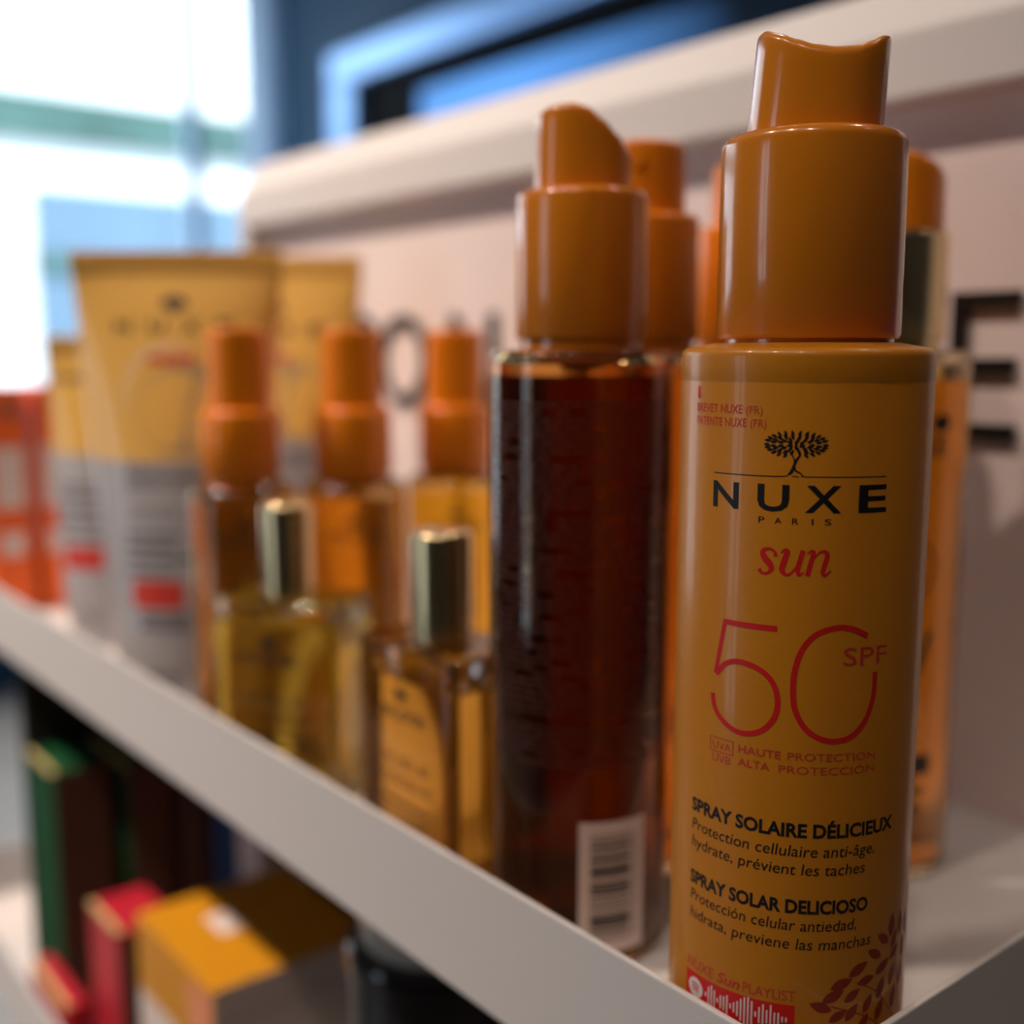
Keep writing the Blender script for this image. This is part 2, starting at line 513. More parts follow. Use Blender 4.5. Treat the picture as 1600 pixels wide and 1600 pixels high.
for x in (-.70, -.11):
    box('upright_post', x-.015, x+.015, .362, .392, FLZ, .25, SHELF, U, .002)
box('foot_base', -.72, -.09, .20, .392, FLZ, FLZ+.06, SHELF, U, .003)
# black raised letters on the panel
def letter(ch):
    a = Art(); h = .048; w_ = .0052
    if ch == 'C':
        a.stroke([(.0235*math.cos(math.radians(q)), .0241*math.sin(math.radians(q))) for q in range(42, 319, 12)], w_)
    elif ch == 'O':
        a.stroke([(.0215*math.cos(math.radians(q)), .0225*math.sin(math.radians(q))) for q in range(0, 361, 12)], w_)
    elif ch == 'N':
        a.rect(-.019, -.019+w_, -h/2, h/2); a.rect(.019-w_, .019, -h/2, h/2)
        a.stroke([(-.0165, h/2-.001), (.0165, -h/2+.001)], w_, smooth=False)
    elif ch == 'E':
        a.rect(-.0115, -.0115+w_, -h/2, h/2)
        for z, e in ((h/2-w_, .0115), (-w_/2, .0105), (-h/2, .0115)): a.rect(-.0115+w_, e, z, z+w_)
    return a
LETM = mat('black_letter_acrylic', (.006, .006, .006), .4)
for ch, x in (('C', -.580), ('O', -.533), ('N', -.468), ('E', -.1905)):
    a = letter(ch)
    bm = bmesh.new()
    vv = [bm.verts.new((x+s, .3539, .1515+z)) for s, z in a.v]
    for f in a.f:
        try: bm.faces.new([vv[i] for i in f])
        except ValueError: pass
    bmesh.ops.remove_doubles(bm, verts=bm.verts[:], dist=1e-6)
    r = bmesh.ops.extrude_face_region(bm, geom=bm.faces[:])
    bmesh.ops.translate(bm, verts=[g for g in r['geom'] if isinstance(g, bmesh.types.BMVert)], vec=(0, -.003, 0))
    bmesh.ops.recalc_face_normals(bm, faces=bm.faces[:])
    bmobj('letter', bm, LETM, U)

# ---------------------------------------------------------------- pump heads
def pump(t, z0, m_collar, m_head, az, prof, Rc=.0167, Rh=.0122, zc=.195, zt=.2145, near_drop=0.0, lean=.0006, gap=.0022, nozzle=None, scale=1):
    """collar + actuator. az = azimuth of the viewer; prof(x) height offset along the viewer's right, x in -1..1"""
    zg = z0+gap
    pr = [(0, zg), (Rc-.0012, zg), (Rc-.0004, zg+.0002), (Rc, zg+.0008)] + fil(Rc-.0002, zc, .0022, n=6) + [(Rh*.9, zc), (0, zc)]
    lathe('collar', pr, m_collar, t)
    lathe('neck', [(0, z0-.001), (Rc*.93, z0-.001), (Rc*.93, zg+.001), (0, zg+.001)], m_collar, t, 64)
    ex = Vector((-math.sin(az), math.cos(az)))       # viewer's right
    en = Vector((math.cos(az), math.sin(az)))        # towards viewer
    seg = 96
    rings = [(1, None, 0)]
    def top(x, y):
        return zt+prof(x)-near_drop*max(0, .5+.5*y)*(1-min(1, abs(x))**7)
    vs, fs = [], []
    levels = []
    nz = 8
    for i in range(nz): levels.append(('w', i/nz))
    f = .0017
    for i in range(6):
        a = PI/2*i/5
        levels.append(('f', f-f*math.sin(a), f-f*math.cos(a)))    # drop, inset
    for r in (.75, .6, .45, .3, .15): levels.append(('r', r))
    for L in levels:
        for i in range(seg):
            a = 2*PI*i/seg
            c, s = math.cos(a), math.sin(a)
            # soft squircle plan
            k = 1/((abs(c)**2.5+abs(s)**2.5)**(1/2.5))*.97+.03
            c2, s2 = c*k, s*k
            if L[0] == 'w':
                rr = Rh; x, y = c2, s2; zz = zc-.002+(top(x, y)-f-zc+.002)*L[1]
            elif L[0] == 'f':
                rr = Rh-L[2]; x, y = c2*rr/Rh, s2*rr/Rh; zz = top(x, y)-L[1]; rr = Rh
            else:
                x, y = c2*L[1]*(1-f/Rh)/.87, s2*L[1]*(1-f/Rh)/.87; zz = top(x, y); rr = Rh
            hgt = max(0, (zz-zc)/(zt-zc))
            p = ex*(x*rr*(1-.03*hgt)+lean*hgt)+en*(y*rr)
            vs.append((p.x, p.y, zz))
    n = len(levels)
    for k in range(n-1):
        for i in range(seg):
            j = (i+1) % seg
            fs.append((k*seg+i, k*seg+j, (k+1)*seg+j, (k+1)*seg+i))
    zc_ = top(0, 0)
    vs.append((0, 0, zc_)); c0 = len(vs)-1
    for i in range(seg): fs.append(((n-1)*seg+i, (n-1)*seg+(i+1) % seg, c0))
    # orientation of x/y frame (ex right, en to viewer) is left-handed when seen from above
    o = mesh('spray_head', vs, [tuple(reversed(q)) for q in fs], m_head, t)
    bm = bmesh.new(); bm.from_mesh(o.data); bmesh.ops.recalc_face_normals(bm, faces=bm.faces[:]); bm.to_mesh(o.data); bm.free()
    for p in o.data.polygons: p.use_smooth = True
    if nozzle is not None:
        na = az+nozzle
        d = Vector((math.cos(na), math.sin(na), 0))
        nb = mesh('nozzle', [], [], m_head)
        bm = bmesh.new()
        bmesh.ops.create_cone(bm, cap_ends=True, segments=24, radius1=.0022, radius2=.0018, depth=.0016)
        q = Vector((0, 0, 1)).rotation_difference(d)
        bmesh.ops.transform(bm, matrix=Matrix.Translation(d*Rh*1.0+Vector((0, 0, zt-.006)))@q.to_matrix().to_4x4(), verts=bm.verts[:])
        bm.to_mesh(nb.data); bm.free(); nb.parent = o
    return o

def interp(tab):
    def fn(x):
        if x <= tab[0][0]: return tab[0][1]
        for (a, b), (c, d) in zip(tab, tab[1:]):
            if x <= c:
                t = (x-a)/(c-a); t = t*t*(3-2*t)*.5+t*.5
                return b+(d-b)*t
        return tab[-1][1]
    return fn
P_HERO = interp([(-1.05, -.0006), (-.85, .0001), (-.6, -.0008), (-.4, -.0019), (-.1, -.0031), (.2, -.0037), (.5, -.0036), (.7, -.0028), (.85, -.0020), (1.05, -.0016)])
P_SLOPE = interp([(-1.05, -.0012), (-.6, -.0002), (-.2, 0), (.1, -.0010), (.4, -.0038), (.7, -.0070), (1.05, -.0108)])
P_FLAT = interp([(-1, -.0004), (0, .0002), (1, -.0005)])
P_DOME = interp([(-1, -.0008), (-.1, 0), (.4, -.0012), (.75, -.0035), (1, -.0062)])

# ---------------------------------------------------------------- hero sunscreen spray
hx, hy, HR = -.1322, .1789, .0234
t = thing('sunscreen_spray_bottle', 'amber sunscreen spray bottle with large red 50 SPF print, nearest at the shelf corner', 'bottle', (hx, hy, .0002))
az = view_az(hx, hy)
prof = [(0, 0), (HR-.003, 0)] + fil(HR, 0, .0022, top=False)[1:] + [(HR, .15), (HR-.00008, .1503), (HR-.00008, .1507), (HR, .151)] + fil(HR, .1566, .0016) + [(.017, .1575), (0, .1575)]
body = lathe('body', prof, PEARL, t, 160)
pump(t, .1575, AMBER, AMBER, az, P_HERO, near_drop=.0022, gap=.0006, lean=.0012, zt=.2142, Rc=.0170)
fn = on_cyl(HR, az)
mm = .001
k = Art()
def T(a, s, x0, x1, z, cap, sh=0, bo=0): a.text(s, x0*mm, x1*mm, z*mm, cap*mm, sh, bo)
T(k, 'N', -16.75, -11.1, 128.2, 4.8, 0, .02)
T(k, 'U', -7.5, -1.95, 128.35, 4.75, 0, .02)
T(k, 'X', .8, 6.95, 128.3, 4.8, 0, .02)
T(k, 'E', 10.05, 15.6, 128.3, 4.9, 0, .02)
for ch, x0, x1 in (('P', -7.2, -6.1), ('A', -4.3, -3.1), ('R', -1.3, -.2), ('I', 2.0, 2.3), ('S', 4.2, 5.35)):
    T(k, ch, x0, x1, 126.05, 1.15)
k0 = k; k = Art()
T(k, 'SPRAY SOLAIRE DÉLICIEUX', -20.6, 21.2, 68.9, 2.6, 0, .035)
T(k, 'Protection cellulaire anti-âge,', -20.4, 16.7, 65.15, 2.3, .12)
T(k, 'hydrate, prévient les taches', -20.4, 14.7, 61.65, 2.3, .12)
T(k, 'SPRAY SOLAR DELICIOSO', -20.6, 15.7, 54.3, 2.6, 0, .035)
T(k, 'Protección celular antiedad,', -20.4, 13.4, 50.85, 2.3, .12)
T(k, 'hidrata, previene las manchas', -20.4, 16.8, 47.2, 2.3, .12)
k.build('description_print', fn, BLACK, body); k = k0
# tree emblem
rnd = random.Random(3)
for ring, (ra, rb, n) in enumerate(((5.0, 1.95, 26), (3.9, 1.35, 20), (2.7, .8, 13), (1.2, .3, 6))):
    for i in range(n):
        a = 2*PI*(i+.5*(ring % 2))/n
        if ring == 0 and abs(a-PI*1.5) < .16: continue
        if ring == 0 and abs(a-PI*.5) < .10: continue
        cx = -1.1+ra*math.cos(a); cz = 139.9+rb*math.sin(a)+.25*abs(math.cos(a))**.5*(1 if math.sin(a) > 0 else 0)
        out = math.atan2(rb*math.sin(a)*1.6+.4, ra*math.cos(a))
        k.leaf(cx*mm, cz*mm, 1.15*mm, .50*mm, out+rnd.uniform(-.2, .2))
k.stroke([(-2.3*mm, 134.75*mm, .25*mm), (-1.75*mm, 135.2*mm, .55*mm), (-1.35*mm, 136.2*mm, .5*mm), (-1.0*mm, 137.2*mm, .45*mm), (-.2*mm, 138.3*mm, .22*mm)], .4*mm)
k.stroke([(-1.2*mm, 137.0*mm, .3*mm), (-1.7*mm, 138.2*mm, .2*mm), (-2.6*mm, 139.0*mm, .12*mm)], .3*mm)
k.stroke([(-1.2*mm, 136.2*mm, .25*mm), (-1.05*mm, 135.5*mm, .3*mm), (-.3*mm, 135.1*mm, .22*mm), (.2*mm, 134.65*mm, .15*mm)], .3*mm)
k.stroke([(-16.7*mm, 134.25*mm), (-9*mm, 134.3*mm), (-3.2*mm, 134.42*mm), (-2.2*mm, 134.8*mm)], .16*mm)
k.stroke([(.1*mm, 134.7*mm), (.8*mm, 134.45*mm), (8*mm, 134.45*mm), (15.3*mm, 134.4*mm)], .16*mm)
k.stroke([(-1.6*mm, 134.4*mm), (-1.1*mm, 134.5*mm), (-.5*mm, 134.4*mm)], .14*mm)
k.build('emblem_print', fn, BLACK, body)
r = Art()
r.rect(-21.9*mm, -21.0*mm, 147.4*mm, 149.6*mm)
T(r, 'BREVET NUXE', -22.0, -10.8, 145.1, 1.6, 0, .005)
T(r, 'PATENTE NUXE', -22.0, -9.95, 142.75, 1.6, 0, .005)
r.build('patent_print', fn, RED, body); r = Art()
# italic word
for st in ([(-3.9, 120.2, .75), (-4.15, 121.1, .45), (-5.2, 121.55, .45), (-6.2, 121.0, .85), (-5.9, 119.9, 1.15), (-5.0, 118.9, 1.2), (-4.6, 118.0, .95), (-5.2, 117.2, .5), (-6.2, 117.05, .45), (-6.8, 117.8, .8)],
           [(-3.0, 120.9, .25), (-2.5, 121.4, .5), (-1.95, 121.2, .95), (-2.5, 119.2, 1.05), (-2.75, 117.9, 1.0), (-2.2, 117.15, .6), (-1.3, 117.3, .35), (-.1, 118.9, .3)],
           [(.75, 121.5, .85), (.25, 119.6, .85), (-.1, 118.0, .85), (.2, 117.15, .5), (1.0, 117.7, .2)],
           [(1.5, 120.9, .25), (2.1, 121.4, .5), (2.5, 121.1, .85), (2.1, 119.2, .85), (1.6, 117.0, .85)],
           [(2.2, 119.4, .2), (3.4, 121.1, .35), (4.35, 121.4, .65), (4.9, 120.7, .85), (4.5, 119.0, .85), (4.2, 117.8, .8), (4.6, 117.1, .5), (5.6, 118.1, .2)]):
    r.stroke([(x*mm, z*mm, q*mm) for x, z, q in st], 1*mm)
r.build('word_print', fn, RED, body); r = Art()
W5 = 1.02
r.stroke([(x*mm, z*mm) for x, z in ((-3.19, 107.2), (-13.6, 107.2))], W5*mm, smooth=False)
r.stroke([(x*mm, z*mm) for x, z in ((-13.15, 107.6), (-15.1, 97.1))], .85*mm, smooth=False)
r.stroke([(x*mm, z*mm) for x, z in ((-14.92, 97.0), (-12.89, 99.28), (-10.14, 100.24), (-6.57, 99.6), (-3.95, 97.66), (-2.75, 94.56), (-3.05, 91.25), (-4.92, 88.52), (-7.6, 87.2), (-10.62, 87.2), (-13.33, 88.63), (-15.04, 90.57), (-15.65, 93.2))], W5*mm)
r.stroke([(x*mm, z*mm) for x, z in ((12.89, 106.16), (9.89, 107.55), (6.98, 107.8), (3.64, 106.6), (1.34, 103.92), (.1, 99.98), (-.1, 96.1), (.4, 92.57), (2.1, 89.5), (4.5, 87.7), (7.4, 87.05), (10.47, 87.75), (13.0, 90.14), (14.35, 93.26), (14.9, 96.14), (14.9, 99.4))], W5*mm)
r.build('number_print', fn, RED, body); r = Art()
r.rect(-21.2*mm, 2.3*mm, 23.5*mm, 36.1*mm)
r.build('red_banner_print', fn, RED, body)
q = Art()
T(q, '(FR)', -10.1, -7.05, 145.1, 1.5); T(q, '(FR)', -9.2, -6.3, 142.75, 1.5)
q.build('patent_note_print', fn, REDLIGHT, body); q = Art()
T(q, 'SPF', 8.5, 17.4, 100.9, 3.45)
q.frame(-15.95*mm, -10.7*mm, 82.2*mm, 85.0*mm, .16*mm)
T(q, 'UVA', -15.3, -11.2, 82.8, 1.55); T(q, 'UVB', -15.3, -11.2, 80.3, 1.6)
T(q, 'HAUTE', -9.7, -1.8, 83.3, 1.5, 0, .015); T(q, 'PROTECTION', -.65, 15.7, 83.3, 1.5)
T(q, 'ALTA', -9.7, -3.7, 80.8, 1.5, 0, .015); T(q, 'PROTECCIÓN', -2.15, 15.75, 80.8, 1.5)
q.build('protection_print', fn, REDLIGHT, body); q = Art()
T(q, 'NUXE', -20.9, -13.6, 36.9, 2.2, .15, .01); T(q, 'Sun', -12.9, -8.0, 36.9, 2.2, .25, .02); T(q, 'PLAYLIST', -7.4, 2.3, 36.9, 2.15)
q.build('playlist_print', fn, REDLIGHT, body)
lf = Art()
for x, z, ro, s in ((20.4, 47.2, 2.5, 1), (18.1, 44.8, 2.6, 1), (14.35, 42.6, .5, 1.15), (10.9, 40.2, .35, 1.15), (9.3, 37.9, .45, 1.15), (7.0, 35.9, 2.8, 1.1), (16.2, 40.0, .2, 1),
                    (20.5, 41.6, .5, 1.1), (24.3, 43.3, .6, 1), (22.9, 49.1, 1.5, 1.15), (26.4, 48.4, 1.6, 1.2), (13.2, 37.6, .6, 1), (16.8, 35.2, 1.1, 1), (20.1, 37.4, 1.2, 1.1), (23.7, 38.9, 1.3, 1.1),
                    (28.3, 42.8, 1.6, 1.2), (13.2, 34.2, .9, 1), (27.5, 37.5, 1.5, 1.2), (10.4, 33.9, .5, 1), (16.0, 31.6, 1.0, 1), (24.6, 34.0, 1.4, 1.2), (29.6, 47.0, 1.7, 1.2), (20.0, 33.0, 1.2, 1.1), (24.0, 46.0, 1.1, 1.0), (8.5, 31.5, .3, 1), (12.5, 29.8, .6, 1)):
    lf.leaf(x*mm, z*mm, 4.1*s*mm, 1.85*s*mm, ro)
for st in (((30, 24), (27, 34), (25, 42), (24, 47)), ((30, 22), (24, 31), (19, 37), (14, 40)), ((30, 20), (22, 28), (16, 33), (9, 36)), ((31, 26), (29, 37), (28, 45))):
    lf.stroke([(x*mm, z*mm) for x, z in st], .22*mm)
lf.build('leaf_print', fn, RED2, body, lift=.00004)
wh = Art()
wh.ellipse(-18.2*mm, 33.1*mm, 2.0*mm, 2.0*mm, n=28)
hs = [.7, 3.4, 4.6, 3.2, .7, 2.4, 2.6, 3.6, .8, 1.8, 2.8, 4.2, 5.4, 5.8, 4.6, .8, 3.0, 4.4, 2.4, 4.8, 2.0, 2.2, .9, .7]
for i, h_ in enumerate(hs):
    x = -15.4+16.2*i/(len(hs)-1)
    wh.stroke([(x*mm, (33.1-h_/2)*mm), (x*mm, (33.1+h_/2)*mm)], .32*mm, smooth=False, cap=True)
wh.build('white_print', fn, WHITE, body, lift=.00009)
wv = Art()
for i, (dz, w2) in enumerate(((.65, 1.15), (.0, .95), (-.6, .75))):
    wv.stroke([((-18.2-w2)*mm, (33.1+dz)*mm), (-18.2*mm, (33.35+dz)*mm), ((-18.2+w2)*mm, (33.0+dz)*mm)], .3*mm)
wv.build('red_wave_print', fn, RED, body, lift=.00013)

# ---------------------------------------------------------------- oil bottles with pump
def oil_bottle(x, y, R, h, label, m_glass, m_oil, m_collar, m_head, hprof, level, cat='bottle', name='oil_spray_bottle', group=None, zc=None, zt=None, Rc=.0167, Rh=.0122, nd=0, lean=0, nozzle=None, rows=None, shoulder=.002, sticker=None, tube=True, plabel=None, lscale=1):
    t = thing(name, label, cat, (x, y, .0002), group=group)
    az = view_az(x, y)
    prof = [(0, 0), (R-.003, 0)] + fil(R, 0, .0024, top=False)[1:] + [(R, h*.5)] + fil(R, h, shoulder, n=6) + [(Rc*.86, h+.0004), (Rc*.7, h+.0004), (Rc*.7, h-.0012), (R-.003, h-.0014), (R-.0012, h-.0022-shoulder*.6), (R-.001, h*.5), (R-.001, .0045), (R-.003, .0026), (0, .0026)]
    body = lathe('body', prof, m_glass, t, 96)
    r2 = R-.0011
    lathe('oil', [(0, .0028), (r2-.002, .0028), (r2, .005), (r2, level*.5), (r2, level-.0003), (r2-.0003, level), (0, level)], m_oil, t, 72)
    if tube:
        lathe('dip_tube', [(0, level+.0002), (.0019, level+.0002), (.0019, h-.0006), (0, h-.0006)], m_head, t, 16)
        lathe('pump_stem', [(0, h-.009 if h-.009 > level+.001 else level+.001), (.0055, h-.009 if h-.009 > level+.001 else level+.001), (.0055, h-.0008), (0, h-.0008)], SOFTBLACK, t, 24)
    pump(t, h+.0004, m_collar, m_head, az, hprof, Rc=Rc, Rh=Rh, zc=zc or h+.038, zt=zt or h+.0575, near_drop=nd, lean=lean, nozzle=nozzle)
    fn = on_cyl(R, az)
    if rows:
        z0, z1, s0, s1, st, ink = rows
        a = Art(); rr = random.Random(int(x*1e4)); z = z1
        while z > z0:
            s = s0
            while s < s1:
                wd = rr.uniform(.0012, .0048)
                if rr.random() > .12: a.rect(s, min(s+wd, s1), z, z+st*.42)
                s += wd+.0007
            z -= st*(1 if rr.random() > .06 else 2.2)
        a.build('small_print', fn, ink, body)
    if plabel: plabel(fn, body)
    if sticker: sticker(fn, body, t)
    return t, body

def barcode(fn, body, t):
    a = Art(); a.rect(.4*mm, 18.6*mm, 4.6*mm, 39.6*mm)
    st = a.build('barcode_sticker', fn, STICK, t, lift=.00012)
    b = Art(); z = 9; rr = random.Random(5)
    for z, h_ in ((8.2, .35), (9.2, .3), (10.3, .8), (11.6, .5), (12.5, 1.9), (14.9, .4), (15.8, .3), (16.9, .35), (17.8, .5), (19.0, .3), (20.0, .8), (21.4, 1.5), (23.4, .4), (24.6, .35), (25.6, 1.9), (28.1, .4), (29.2, .9), (30.6, .5), (31.8, .35), (32.8, .8), (34.4, .5), (35.6, .35)):
        b.rect(3.4*mm, 14.2*mm, z*mm, (z+h_)*mm)
    for i in range(13):
        zz = 8.6+i*2.1; b.rect(15.0*mm, 16.6*mm, zz*mm, (zz+.25)*mm); b.rect(15.0*mm, 16.6*mm, (zz+.9)*mm, (zz+1.15)*mm); b.rect(15.0*mm, 15.3*mm, zz*mm, (zz+1.1)*mm)
    b.build('barcode_print', fn, BLACK, st, lift=.00018)

SMALLPRINT = mat('reddish_small_print', (.075, .016, .007), .5)
BACKLAB = mat('dark_label_film', (.035, .008, .004), .3, coat=.3)
def dark_back(fn, body):
    # dark wrap label, seen through the oil from its back
    a = Art(); a.rect(-30*mm, 24*mm, 41*mm, 136*mm)
TAN = oil_bottle(-.2135, .1955, .0238, .1562, 'tall dark brown tanning oil bottle with orange pump and white barcode sticker', OILGLASS, OILDARK, AMBER, AMBER, P_SLOPE, .1500, nd=.0,
                 rows=(.052, .143, -.026, .026, .00185, SMALLPRINT), sticker=barcode, zc=.1952, zt=.2148, Rh=.0121)
def black_title(word_z):
    def fnl(fn, body):
        a = Art(); T(a, 'NUXE', -13, 13, word_z, 4.2, 0, .02)
        a.ellipse(0, (word_z+9)*mm, 4.5*mm, 2*mm); a.rect(-.4*mm, .4*mm, (word_z+6)*mm, (word_z+8)*mm)
        a.build('black_print', fn, SOFTBLACK, body)
    return fnl
oil_bottle(-.2395, .2435, .0232, .1562, 'orange-capped brown oil bottle directly behind the dark tanning oil bottle', OILGLASS, OILAMB, AMBER2, AMBER2, P_FLAT, .1495, zc=.1952, zt=.2155, nozzle=-.15)
oil_bottle(-.2400, .2925, .0232, .1562, 'orange-capped oil bottle mostly hidden behind the front sunscreen spray', OILGLASS, OILAMB, AMBER2, AMBER2, P_FLAT, .1495, zc=.1952, zt=.2145)
def right_print(fn, body):
    a = Art()
    T(a, 'NUXE', -2, 19, 127, 5.5, 0, .02)
    a.build('title_print', fn, SOFTBLACK, body); a = Art()
    a.ellipse(17*mm, 136*mm, 3*mm, 2.6*mm)
    T(a, 'M', 5, 12, 62, 8, .3, .01)
    a.stroke([(6*mm, 47*mm), (13*mm, 66*mm), (17*mm, 76*mm)], 2.2*mm, smooth=False)
    a.rect(-4*mm, 19*mm, 33*mm, 39*mm); a.rect(-4*mm, 15*mm, 21*mm, 24*mm); a.rect(-4*mm, 17*mm, 27*mm, 29*mm)
    a.build('black_print', fn, SOFTBLACK, body)
    b = Art()
    b.stroke([(8*mm, 100*mm), (14*mm, 101*mm), (17*mm, 95*mm), (14*mm, 88*mm), (9*mm, 87*mm)], 1.2*mm)
    b.build('russet_print', fn, RED2, body)
oil_bottle(-.1918, .2990, .0238, .1562, 'amber bottle with gold metal collar and rounded orange cap, behind the front spray', AMBGLASS, OILORG, GOLD, AMBER2, P_DOME, .1480, zc=.1905, zt=.2125, Rc=.0160, Rh=.0142, plabel=right_print)

# three smaller pump bottles in a row across the shelf
def small_print(fn, body):
    a = Art(); T(a, 'NUXE', -11, 11, 82, 3.4, 0, .02)
    a.build('title_print', fn, SOFTBLACK, body); a = Art()
    a.ellipse(-9*mm, 55*mm, 4*mm, 3*mm); a.rect(-9*mm, 9*mm, 48*mm, 50*mm); a.rect(-9*mm, 6*mm, 44*mm, 45.5*mm)
    a.ellipse(0, 89*mm, 3*mm, 1.6*mm)
    a.build('black_print', fn, SOFTBLACK, body)
for (x, y, lb, oil) in ((-.4165, .1975, 'small amber oil spray with orange pump, nearest the lip in the pump row', OILAMB),
                   (-.3985, .2385, 'small amber oil spray with orange pump, middle of the pump row', OILAMB),
                   (-.3895, .2840, 'small oil spray with orange pump, nearest the back panel in the pump row', OILYEL)):
    oil_bottle(x, y, .0212, .1045, lb, AMBGLASS, oil, AMBER2, AMBER2, P_FLAT, .0985, name='small_oil_spray', zc=.1335, zt=.1652, Rc=.0158, Rh=.0124, plabel=small_print, group='small amber oil sprays', shoulder=.0055)

# ---------------------------------------------------------------- rectangular glass perfume-oil bottles with gold caps
def flask(x, y, rz, w_, d_, label, oil, level, art):
    t = thing('glass_oil_flask', label, 'bottle', (x, y, .0002), rz)
    b = rbox('body', w_, d_, .072, .004, GLASS, t, bev=.002)
    rbox('oil', w_-.006, d_-.006, level, .003, oil, t, z0=.004, bev=.001)
    lathe('neck_ring', [(0, .0721), (.0085, .0721), (.0085, .0740), (0, .0740)], GOLD, t, 48)
    lathe('cap', [(0, .0741), (.0089, .0741)] + fil(.0091, .1045, .0018, n=5) + [(0, .106)], GOLD, t, 64)
    art(on_plane((0, -d_/2, 0), (1, 0, 0), (0, -1, 0)), b)
    return t
def art_flask(fn, b):
    a = Art(); T(a, 'NUXE', -12, 12, 50, 3.6, 0, .02); a.ellipse(0, 57.5*mm, 3.2*mm, 1.6*mm)
    a.rect(-.3*mm, .3*mm, 54.5*mm, 56.5*mm)
    a.build('black_print', fn, BLACK, b)
    c = Art(); T(c, 'HUILE', -14, 14, 36, 3, .1); T(c, 'PRODIGIEUSE', -16, 16, 30, 3, .1); c.rect(-14*mm, 14*mm, 24*mm, 25.2*mm); c.rect(-12*mm, 12*mm, 20*mm, 21.2*mm)
    c.build('brown_print', fn, SOFTBLACK, b)
flask(-.3485, .1815, math.radians(30), .052, .029, 'glass flask of yellow oil with gold cylinder cap, behind the orange flask', OILYEL, .060, art_flask)
flask(-.2640, .1870, math.radians(0), .050, .030, 'glass flask of honey oil with gold cylinder cap beside the dark tanning oil', OILORG, .058, art_flask)

# ---------------------------------------------------------------- squeeze tubes
def tube(x, y, rz, wt, Rb, h, label, seam, white_to, art, cap_h=.018):
    """front faces local -Y, crimp along local X"""
    t = thing('sun_cream_tube', label, 'tube', (x, y, .0002), rz)
    seg = 64; vs = []; fs = []; mi = []
    zs = [cap_h+.0005+(h-cap_h-.0005)*i/40 for i in range(41)]
    def dims(z):
        f = (z-zs[0])/(h-.009-zs[0])
        f = min(1, max(0, f))
        return Rb+(wt-Rb)*f, max(.0009, Rb*(1-f**1.35)**.8)
    for z in zs:
        a_, b_ = dims(z)
        for i in range(seg):
            q = 2*PI*i/seg
            vs.append((a_*math.cos(q), b_*math.sin(q), z))
    for k_ in range(40):
        for i in range(seg):
            j = (i+1) % seg
            fs.append((k_*seg+i, k_*seg+j, (k_+1)*seg+j, (k_+1)*seg+i)); mi.append(1 if zs[k_] < white_to else 0)
    fs.append(tuple(reversed(range(seg)))); mi.append(1)
    fs.append(tuple(range(40*seg, 41*seg))); mi.append(0)
    body = mesh('body', vs, fs, [TUBEG, TUBEW], t, mi=mi, sharp=math.radians(50))
    cr = Art()
    def fn(s, z, l):
        a_, b_ = dims(z)
        u = max(-.999, min(.999, s/a_))
        return (s, -b_*math.sqrt(1-u*u)-l*2, z)
    for i in range(int(wt*2/.0016)):
        pass
    bmobj('crimp_seal', bm_box(-wt, wt, -.0011, .0011, h-.008, h+.0004, .0004, 1), TUBEG, t)
    lathe('screw_cap', [(0, 0), (Rb-.004, 0), (Rb-.002, .001), (Rb-.001, cap_h), (0, cap_h)], TUBEW, t, 48)
    art(fn, body)
    return t
def art_tube(fn, body):
    s = Art()
    s.stroke([(-23*mm, 128*mm, .4*mm), (-17*mm, 150*mm, 1.2*mm), (-4*mm, 158*mm, 1.2*mm), (8*mm, 156*mm, .6*mm)], 1*mm)
    s.build('arc_print', fn, STICK, body)
    e = Art(); e.ellipse(8*mm, 131*mm, 24*mm, 20*mm, n=32)
    e.build('beige_disc_print', fn, TUBEB, body, lift=.00003)
    k = Art()
    for c_, x_ in (('N', -26), ('U', -11), ('X', 4), ('E', 19)): T(k, c_, x_, x_+7.5, 164, 6, 0, .03)
    k.ellipse(0, 177*mm, 6*mm, 3.2*mm); k.rect(-.6*mm, .6*mm, 172*mm, 175*mm)
    k.build('black_print', fn, SOFTBLACK, body)
    g = Art()
    for z in (105, 101, 97): T(g, 'HYDRATANT ENHANCING', -20, 20, z, 2.6, 0, .03)
    for z in (88, 84): T(g, 'creme solaire visage', -20, 16, z, 2.4)
    for z in (76, 71, 66, 60): g.rect(-20*mm, random.uniform(0, 16)*mm, z*mm, (z+2.4)*mm)
    for z in (41, 36.5): g.rect(-14*mm, 8*mm, z*mm, (z+2.6)*mm)
    g.build('grey_print', fn, GREYINK, body)
    r = Art(); T(r, 'sun', -12, 10, 151, 5.5, .3, .05); r.build('red_word_print', fn, REDLIGHT, body); r = Art(); r.rect(-17*mm, 6*mm, 46*mm, 58*mm)
    r.build('red_print', fn, REDLIGHT, body)
rzv = math.atan2(RT.y, RT.x)
tube(-.484, .2015, rzv, .0465, .0325, .1995, 'large gold and white cream tube standing behind the small oil sprays', 0, .108, art_tube)
tube(-.535, .276, rzv-.1, .0450, .030, .2040, 'second gold cream tube, half hidden behind the large tube near the back panel', 0, .108, art_tube)
def art_tube2(fn, body):
    k = Art(); T(k, 'NUXE', -26, 18, 140, 5, 0, .03); k.build('black_print', fn, SOFTBLACK, body)
    g = Art()
    for z in (84, 79, 72, 66, 58): g.rect(-22*mm, 10*mm, z*mm, (z+2.4)*mm)
    g.build('grey_print', fn, GREYINK, body)
    r = Art(); r.rect(-20*mm, 4*mm, 42*mm, 54*mm); r.build('red_print', fn, REDLIGHT, body)
tube(-.6060, .2090, rzv, .0300, .0250, .1640, 'smaller cream tube between the orange cartons and the large tube', 0, .100, art_tube2)

